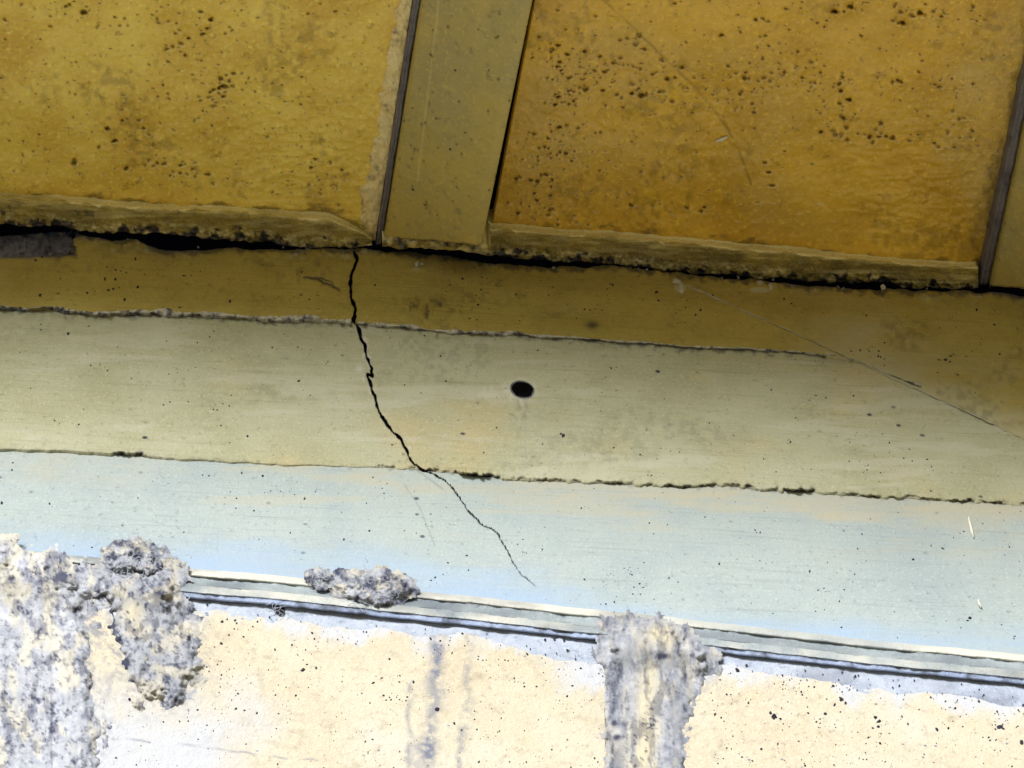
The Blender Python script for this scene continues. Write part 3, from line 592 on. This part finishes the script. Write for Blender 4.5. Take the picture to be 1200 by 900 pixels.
# ------------------------------------------------------------------ moulding
mo_c = on_plane(np.array([600.]), np.array([720.]), *wall())[0]
mould = empty('drip_moulding', mo_c, 'slim grey moulding with a bright bead running across under the pale band', 'moulding')
def mpart(name, prof, mat, seed, dfn=None, pfn=None, label=None):
    xs = graded(XLO, XHI, -120, 1320, 3.0)
    dd = np.array([p[0] for p in prof], float)[:, None]; oo = .6 * np.array([p[1] for p in prof], float)[:, None]
    X = np.broadcast_to(xs[None], (len(dd), len(xs))).copy(); Y = MOLD_T(xs)[None] + dd + .7 * fbm(xs, xs * 0, 60, 5, 399)[None] + .3 * fbm(xs, xs * 0, 16, 3, seed)[None]
    h = oo + .0009 * fbm(X, Y, 12, 4, seed + 1, ax=2) + .0004 * fbm(X, Y, 4, 2, seed + 2)
    # each row sits at its own depth: lay it on the wall plane pushed out by h without shifting the outline
    d = rays(X, Y); t = ((P_WALL - CAM) @ N_WALL + h) / (d @ N_WALL); P = CAM + d * t[..., None]
    D = np.zeros_like(X) if dfn is None else dfn(X, Y); Pp = np.zeros_like(X) if pfn is None else pfn(X, Y)
    o = mesh_obj(name, P.reshape(-1, 3), grid_faces(*X.shape), mat, mould, {'dirt_shade': D.ravel(), 'pale': Pp.ravel()})
    return tag(o, label) if label else o
stain = lambda X, Y: np.clip(fbm(X, Y, 30, 4, 420, ax=3) - .15, 0, 1) * .7
mpart('bead', [(0, -.012), (.6, -.002), (1.6, .006), (3.0, .010), (5, .013), (7, .0145), (8.5, .0140), (9.5, .0125), (10, .010)], M_MOLD, 400, stain, lambda X, Y: np.clip(.75 + .5 * fbm(X, Y, 30, 3, 403, ax=4), 0, 1))
mpart('hollow', [(9.6, .011), (11, .0095), (13, .0095), (15, .0110), (17, .0135), (19, .0165), (20.5, .019)], M_MOLD, 405, lambda X, Y: np.clip(.30 + .5 * fbm(X, Y, 26, 3, 407, ax=3), 0, .8), None)
mpart('flat_face', [(20.2, .0188), (21, .0205), (23, .0215), (26, .022), (28, .022), (28.6, .0215)], M_MOLD, 410, stain, lambda X, Y: np.clip(.35 + .5 * fbm(X, Y, 20, 3, 412, ax=2), 0, .7))
mpart('drip_lip', [(28.4, .0216), (29.4, .0196), (31, .0186), (33, .0182), (34.6, .0178), (35.6, .0160), (36.2, .0120), (36.6, .004), (36.8, -.02)], M_LIP, 415, lambda X, Y: np.clip(fbm(X, Y, 14, 4, 418) - .1, 0, 1) * .7)

# ------------------------------------------------------------------ lower wall
lw_c = on_plane(np.array([600.]), np.array([900.]), *wall())[0]; lw_c[2] = 0
lower = empty('lower_wall', lw_c, 'sunlit cream wall spotted with black specks below the moulding', 'wall')
WB = curve([(-2200, 420), (0, 676), (1200, 800), (3000, 990)])
WB = off(MOLD_T, 34)
BOT = lambda x: np.full_like(np.asarray(x, float), 1250.)
ystep = np.concatenate([np.linspace(0, 1, 150) * .42, .42 + .58 * np.linspace(0, 1, 16)[1:]])
def lw_grid(xs, top):
    t = ystep[:, None]; return np.broadcast_to(xs[None], (len(ystep), len(xs))).copy(), top(xs)[None] + (BOT(xs)[None] - top(xs)[None]) * t
def lwh(X, Y): return relief(X, Y, 500, .7) + .005
xs = graded(XLO, XHI, -120, 1320, 3)
X, Y = lw_grid(xs, WB)
sheet('primer', X, Y, wall(), lwh(X, Y) + .0006 * fbm(X, Y, 8, 3, 505), M_PRIM, lower, {'dirt_shade': .8 * np.clip(fbm(X, Y, 40, 4, 506, ax=2) - .35, 0, 1), 'pale': np.zeros_like(X)}, skirt=.02)
def streaks(X, Y):
    s = np.zeros_like(X)
    def st(x0, y0, x1, y1, wd, a, sd):
        t = np.clip((Y - y0) / (y1 - y0), 0, 1); cx = x0 + (x1 - x0) * t + 3 * fbm(Y, X * 0, 22, 3, sd)
        return a * np.exp(-((X - cx) / (wd * (1 + .5 * fbm(Y, X * 0, 15, 2, sd + 1)))) ** 2) * sst(Y, y0 - 5, y0 + 4) * sst(y1 + 14 - Y, 0, 30) * np.clip(.75 + .9 * fbm(X, Y, 8, 4, sd + 2, gain=.65), 0, 1)
    s += st(516, 722, 502, 900, 8.5, .7, 520) + st(511, 722, 510, 800, 9, .45, 524) + st(551, 735, 546, 850, 7, .45, 528) + st(486, 728, 486, 742, 4, .5, 531) + st(480, 800, 478, 900, 3.5, .6, 534) + st(503, 860, 500, 930, 7, .6, 537) + st(540, 850, 538, 930, 5, .6, 541) + st(492, 868, 490, 950, 10, .4, 545)
    ln_ = np.exp(-((Y - (866 + .115 * (X - 150) + 2 * fbm(X, X * 0, 30, 2, 548))) / 1.1) ** 2) * (X > 130) * (X < 380) * np.clip(.3 + fbm(X, Y, 18, 3, 549), 0, 1)
    grit = np.clip(.35 + fbm(X, Y, 6, 4, 551, gain=.7), 0, 1)
    s += .75 * grit * sst(150 + 16 * fbm(X, Y, 22, 4, 552) - X, 0, 50) + .7 * grit * np.exp(-(((X - 185) / 62) ** 2 + ((Y - 760) / 75) ** 2) ** 2) + .7 * grit * np.exp(-(((X - 768) / 72) ** 2) ** 2) * sst(900 + 30 * fbm(X, Y, 30, 2, 553) - Y, 0, 120) * (1 - .4 * sst(Y, 800, 830))
    return np.clip(s + .7 * ln_, 0, 1)
def coat(xs, edge_l, edge_r, seed, label):
    top = lambda x: MOLD_T(x) + np.interp(x, [-100, 200, 300, 480, 560, 640, 700, 820, 860, 960, 1080, 1200], [46, 52, 50, 50, 48, 62, 66, 58, 50, 56, 58, 60]) + 5 * fbm(x, x * 0, 40, 4, seed)
    t = ystep[:, None]; X = np.broadcast_to(xs[None], (len(ystep), len(xs))).copy(); Y = top(xs)[None] + (BOT(xs) - top(xs))[None] * t
    if edge_l is not None: X[:, 0] = edge_l + 3 * fbm(Y[:, 0], Y[:, 0] * 0, 14, 4, seed + 3)
    if edge_r is not None: X[:, -1] = edge_r(Y[:, -1]) + 2.4 * fbm(Y[:, -1], Y[:, -1] * 0, 14, 4, seed + 4)
    tl = Y - top(X)
    h = lwh(X, Y) + .0010 * sst(tl, 0, 16) + .0003 + fbm(X, Y, 5, 2, seed + 8) * .0002
    pale = .85 * sst(18 - tl + 14 * fbm(X, Y, 26, 5, seed + 6, gain=.62), -6, 26)
    if edge_r is not None: pale = np.maximum(pale, .85 * sst(40 - tl + 16 * fbm(X, Y, 26, 5, seed + 6, gain=.62), -6, 28) * sst(X, 630, 690))
    pale = np.maximum(pale, .8 * sst(330 + 90 * fbm(X, Y, 70, 4, 586) - X, 0, 200) * sst(Y, 760, 860))
    return tag(sheet('paint_coat', X, Y, wall(), h, M_CREAM, lower, {'dirt_shade': streaks(X, Y), 'pale': np.clip(pale, 0, 1)}, skirt=.004), label)
coat(graded(XLO, 712, -60, 712, 2.2), None, lambda y: 714 - (y - 735) * .03, 560, 'cream paint left of the grey mud column')
coat(graded(800, XHI, 800, 1320, 2.2), 800, None, 580, 'cream paint right of the grey mud column')
zb = on_plane(np.array([600.]), np.array([1235.]), *wall())[0][2]
box('wall_base', (.3, .03, zb / 2), (5.6, .07, zb), M_CREAM, lower)
def cw(x, y): return y > float(MOLD_T(x)) + 46 and (x < 708 or x > 822) and not (x < 230 and y < 830) and not x < 118
sp = scatter(120, 710, 700, 910, 480, .8, 2.3, cw, .45) + scatter(822, 1320, 780, 910, 520, .8, 2.5, cw, .5)
sp += [(260, 734, 3), (275, 732, 2), (259, 760, 3), (285, 752, 2.6), (268, 750, 2), (355, 791, 4), (370, 789, 3), (322, 767, 2.6), (368, 754, 2), (276, 837, 3), (286, 839, 2.6), (437, 806, 2.6), (449, 821, 2.4), (484, 805, 3), (456, 778, 2.6), (512, 837, 4.4), (532, 854, 3.4), (152, 826, 4.2), (906, 846, 5), (902, 842, 3), (876, 830, 3), (966, 842, 3), (935, 875, 3), (891, 884, 3), (1025, 846, 4.4), (1029, 851, 4), (1028, 857, 3), (985, 825, 5), (990, 829, 3), (939, 820, 2.4), (977, 831, 2.6), (1097, 860, 4), (1170, 857, 5), (1174, 859, 3), (1196, 875, 5), (863, 791, 3.6), (837, 843, 3), (638, 755, 2.6), (649, 754, 2.4), (660, 755, 2.2), (617, 772, 2.6), (628, 810, 2.4), (664, 821, 2.6), (670, 809, 2.6), (636, 794, 2)]
specks('specks', sp, wall(), lambda x, y: lwh(x, y) + .0016, lower)

# ------------------------------------------------------------------ mud crusts and nests stuck to the wall
def lump_obj(name, label, x0, x1, y0, y1, mask, hfun, mat, dirtf, palef, base, step=1.5, group=None):
    xs = np.arange(x0, x1, step); ys = np.arange(y0, y1, step); X, Y = np.meshgrid(xs, ys)
    m_ = mask(X, Y)                                            # >0 inside
    h = base(X, Y) + np.where(m_ > 0, hfun(X, Y, m_), 0) + .0030 * (np.clip(m_, -1, .5) - .12) + .0004 * fbm(X, Y, 7, 4, 812, gain=.55) * sst(.6 - m_, 0, .6)
    h = h + sst(MOLD_T(X) + 74 - Y, 0, 44) * .0085 * (name in ('mud_crust', 'mud_nest', 'mud_column'))
    keep = m_ > -.97
    c = on_plane(np.array([(x0 + x1) / 2]), np.array([(y0 + y1) / 2]), *wall())[0]
    p0, n = wall(); P = raised(X, Y, p0, n, h)
    used = np.zeros(X.size, bool); f = grid_faces(*X.shape, keep); used[f.ravel()] = True
    idx = np.cumsum(used) - 1
    A = {'dirt_shade': dirtf(X, Y, m_).ravel()[used], 'pale': palef(X, Y, m_).ravel()[used]}
    o = mesh_obj(name, P.reshape(-1, 3)[used], idx[f], mat, None, A, origin=c)
    return tag(o, label, {'web_nest': 'nest', 'mud_nest': 'nest', 'debris_tuft': 'debris', 'insect_husk': 'husk'}.get(name, 'mud'), group)
def poly_mask(pts, scale, rag, seed):
    pts = np.array(pts, float)
    def f(X, Y):
        D = poly_d(X, Y, [tuple(p) for p in np.vstack([pts, pts[:1]])])
        ins = np.zeros(X.shape, bool); j = len(pts) - 1
        for i in range(len(pts)):
            xi, yi = pts[i]; xj, yj = pts[j]
            c_ = ((yi > Y) != (yj > Y)) & (X < (xj - xi) * (Y - yi) / (yj - yi + 1e-9) + xi); ins ^= c_; j = i
        sd = np.where(ins, D, -D) + rag * fbm(X, Y, 12, 4, seed, gain=.65)
        return np.clip(sd / scale, -1, 1)
    return f
def fibres(parent, pts, n, length, seed, rad=.00042):
    rg = np.random.default_rng(seed); V = []; Fc = []
    for _ in range(n):
        p = pts(rg); d = rg.normal(size=3); d[1] *= .25; d /= np.linalg.norm(d)
        L_ = length * (.4 + rg.random()); prev = None; a = p.copy(); k = 7
        for i in range(k):
            d = d + rg.normal(size=3) * np.array([.5, .22, .5]); d /= np.linalg.norm(d)
            sx_ = np.cross(d, [0.3, .8, .5]); sx_ /= np.linalg.norm(sx_); sy_ = np.cross(d, sx_)
            rr_ = rad * (1 - .6 * i / k); b0 = len(V)
            V += [(a + sx_ * rr_).tolist(), (a - .5 * sx_ * rr_ + .87 * sy_ * rr_).tolist(), (a - .5 * sx_ * rr_ - .87 * sy_ * rr_).tolist()]
            if prev is not None:
                for q in range(3): Fc.append((prev + q, prev + (q + 1) % 3, b0 + (q + 1) % 3, b0 + q))
            prev = b0; a = a + d * L_ / k
    return tag(mesh_obj('fibres', V, Fc, M_FIB, parent), kind='stuff')
zero = lambda X, Y, m_: np.zeros_like(X)
# broad crust in the lower left corner
mk = poly_mask([(-110, 652), (-40, 646), (4, 642), (16, 658), (60, 666), (85, 676), (100, 680), (116, 694), (104, 720), (108, 760), (118, 800), (120, 830), (128, 850), (118, 905), (112, 1100), (60, 1220), (-110, 1230)], 22, 9, 600)
rough_h = lambda s, a: (lambda X, Y, m_: a * (sst(m_, 0, 1) * .22 + .09 * sst(m_, 0, .8) * fbm(X, Y, 34, 3, s, ax=.4) + .025 * sst(m_, 0, .6) * fbm(X, Y, 8, 3, s + 5, ax=.6)))
crust = lump_obj('mud_crust', 'broad flaking grey mud crust in the lower left corner', -110, 135, 625, 1250, mk,
    lambda X, Y, m_: rough_h(610, .013)(X, Y, m_) + .006 * sst(m_, 0, .9) * (sst(715 - Y, 0, 50)) + .0025 * sst(m_, 0, .4) * np.sin((X + 8 * fbm(Y, X * 0, 60, 2, 612)) / 11.0) * sst(Y, 690, 730) * (X > 60) * (X < 120),
    M_MUD, lambda X, Y, m_: np.clip(.6 * sst(fbm(X, Y, 20, 5, 615, gain=.7, ax=.7), .15, .95) + .8 * np.exp(-(((X - 73) / 13) ** 2 + ((Y - 677) / 7) ** 2)) + .5 * np.exp(-(((X - 14) / 5) ** 2 + ((Y - 680) / 5) ** 2)) * 1.6 + .6 * sst(fbm(X, Y, 5, 4, 617, gain=.7), .35, .9), 0, 1),
    lambda X, Y, m_: np.clip(.7 * sst(fbm(X, Y, 26, 3, 619, ax=.5), .0, .6), 0, 1), lambda X, Y: lwh(X, Y) + .0014)
# hollowed nest right beside it
mk = poly_mask([(104, 688), (122, 676), (150, 672), (190, 668), (206, 680), (205, 700), (212, 725), (228, 748), (232, 775), (234, 800), (222, 820), (190, 826), (172, 818), (160, 812), (166, 838), (160, 834), (150, 800), (138, 775), (122, 745), (106, 716)], 20, 8, 630)
cav = lambda X, Y: np.exp(-(((X - 122) / 15) ** 2 + ((Y - 708) / 15) ** 2)) + .8 * np.exp(-((poly_d(X, Y, [(128, 720), (136, 755), (148, 780)])) / 9) ** 2)
nest = lump_obj('mud_nest', 'hollowed mud nest with a dark cavity hanging below the moulding', 95, 245, 655, 850, mk,
    lambda X, Y, m_: rough_h(640, .014)(X, Y, m_) + .003 * sst(m_, 0, 1) - .010 * sst(m_, 0, .4) * np.clip(cav(X, Y) * (1 + .5 * fbm(X, Y, 9, 3, 642)), 0, 1),
    M_MUDG, lambda X, Y, m_: np.clip(.95 * sst(cav(X, Y) * (1 + .8 * fbm(X, Y, 8, 4, 643, gain=.65)), .45, .95) + .55 * sst(fbm(X, Y, 16, 5, 645, gain=.7, ax=.7), .1, .9) + .5 * np.exp(-(((X - 187) / 7) ** 2 + ((Y - 694) / 5) ** 2)) + .65 * sst(fbm(X, Y, 5, 4, 649, gain=.7), .3, .9), 0, 1),
    lambda X, Y, m_: np.clip(.9 * np.exp(-(((X - 155) / 14) ** 2 + ((Y - 718) / 16) ** 2)) + .5 * sst(fbm(X, Y, 22, 3, 647), .1, .6), 0, 1), lambda X, Y: lwh(X, Y) + .0016)
def dome(name, label, pts, x0, x1, y0, y1, amp, seed, base_off, nf, mt=M_MUDG):
    mk = poly_mask(pts, 10, 4, seed)
    o = lump_obj(name, label, x0, x1, y0, y1, mk, lambda X, Y, m_: amp * (sst(m_, -.2, 1) * .6 + .22 * sst(m_, 0, .5) * fbm(X, Y, 9, 4, seed + 3, gain=.7)), mt,
        lambda X, Y, m_: np.clip(.25 + .75 * fbm(X, Y, 8, 4, seed + 5, gain=.7), 0, 1), lambda X, Y, m_: .5 * sst(fbm(X, Y, 9, 3, seed + 7), .2, .6), lambda X, Y: np.full_like(X, base_off), 1.2)
    P = np.array(pts, float); cx, cy = P.mean(0); ax_, ay_ = P.std(0) * 1.15
    fibres_pts = lambda rg: on_plane(np.array([cx + rg.normal() * ax_ * .7]), np.array([cy + rg.normal() * ay_ * .7]), *wall(base_off + amp * (.3 + .5 * rg.random())))[0]
    fibres(o, fibres_pts, nf, .014, seed)
    return o
dome('web_nest', 'fuzzy grey nest dome sitting over the moulding', [(124, 648), (140, 639), (162, 638), (182, 646), (196, 660), (192, 674), (172, 680), (148, 676), (126, 668)], 112, 208, 626, 690, .013, 660, .011, 120)
dome('mud_lump', 'crumbly mud lump clinging to the moulding below the crack', [(392, 684), (404, 676), (428, 674), (452, 673), (468, 678), (482, 690), (470, 702), (446, 711), (424, 708), (410, 704), (396, 698)], 382, 494, 662, 720, .009, 680, .0125, 60)
dome('debris_tuft', 'tiny tuft of debris on the bead near the left nest', [(362, 676), (370, 672), (380, 674), (386, 680), (376, 682)], 354, 396, 664, 692, .008, 700, .014, 26)
# black insect husk under the lip
dome('insect_husk', 'small black husk caught under the moulding lip', [(316, 706), (322, 704), (328, 712), (333, 719), (324, 716), (317, 712)], 306, 342, 696, 728, .008, 720, .006, 14, M_SPK)
# column of dried mud in the middle
mk = poly_mask([(714, 734), (724, 731), (760, 733), (790, 737), (804, 748), (818, 758), (832, 776), (834, 792), (818, 802), (814, 830), (808, 860), (804, 905), (806, 1100), (806, 1275), (706, 1275), (706, 1100), (709, 900), (710, 850), (713, 790)], 14, 6, 730)
lump_obj('mud_column', 'grey mottled column of dried mud running down from the moulding', 692, 848, 698, 1262, mk,
    lambda X, Y, m_: rough_h(740, .010)(X, Y, m_) + .007 * sst(m_, 0, .9) * sst(790 - Y, 0, 40) + .0008 * np.sin((X + 5 * fbm(Y, X * 0, 50, 2, 743)) / 6.5) * sst(m_, 0, .5),
    M_MUDG, lambda X, Y, m_: np.clip(.50 * sst(fbm(X, Y, 22, 5, 745, gain=.65, ax=.35), .0, .8) + .45 * np.exp(-((X - 722 + 4 * fbm(Y, X * 0, 30, 2, 744)) / 11) ** 2) * np.clip(.7 + fbm(X, Y, 25, 3, 746, ax=.4), 0, 1)
        + .35 * np.exp(-((X - 796) / 16) ** 2) * np.clip(.6 + fbm(X, Y, 20, 4, 747, ax=.4), 0, 1) + np.exp(-(((X - 720) / 3.4) ** 2 + ((Y - 847) / 4) ** 2)) * 1.3 + np.exp(-(((X - 723) / 4.4) ** 2 + ((Y - 864) / 3.4) ** 2)) * 1.3 + .9 * np.exp(-(((X - 777) / 8) ** 2 + ((Y - 769) / 3) ** 2))
        + .75 * sst(fbm(X, Y, 4.5, 4, 749, gain=.7), .45, .9) * (.35 + .65 * np.exp(-((X - 755) / 14) ** 2) * sst(Y, 810, 850)), 0, 1),
    lambda X, Y, m_: np.clip(.95 * np.exp(-(((X - 775) / 20) ** 2 + ((Y - 745) / 13) ** 2)) + .9 * np.exp(-((X - 760 + .06 * (Y - 800)) / 13) ** 2) * sst(Y, 765, 800) + .35 * sst(fbm(X, Y, 24, 3, 748, ax=.35), .05, .5), 0, 1), lambda X, Y: lwh(X, Y) + .0014)

# ------------------------------------------------------------------ straws and flakes
def straw(x0, y0, x1, y1, wd, plane, label):
    xs = np.linspace(x0, x1, 9); ys = np.linspace(y0, y1, 9)
    nx_, ny_ = -(y1 - y0), (x1 - x0); l = math.hypot(nx_, ny_); nx_ /= l; ny_ /= l
    u = np.linspace(-1, 1, 5)[:, None]; tap = np.sin(np.linspace(.25, np.pi - .25, 9))[None]
    X = xs[None] + nx_ * u * wd * .5 * tap; Y = ys[None] + ny_ * u * wd * .5 * tap + .6 * np.sin(np.linspace(0, 4, 9))[None]
    h = .0015 * (1 - u ** 2) * tap + .0022 + 0 * X
    c = on_plane(np.array([x0]), np.array([y0]), *plane)[0]
    return tag(sheet('straw', X, Y, plane, h, M_WHITE, None, None, skirt=.002, origin=c), label, 'straw')
straw(1135, 605, 1141, 629, 2.6, wall(), 'short white straw stuck on the pale band at right')
straw(1146, 702, 1150, 711, 2.0, wall(), 'tiny white straw low on the pale band at right')
straw(838, 166, 853, 161, 3.2, sof(), 'short pale straw stuck on the right soffit panel')
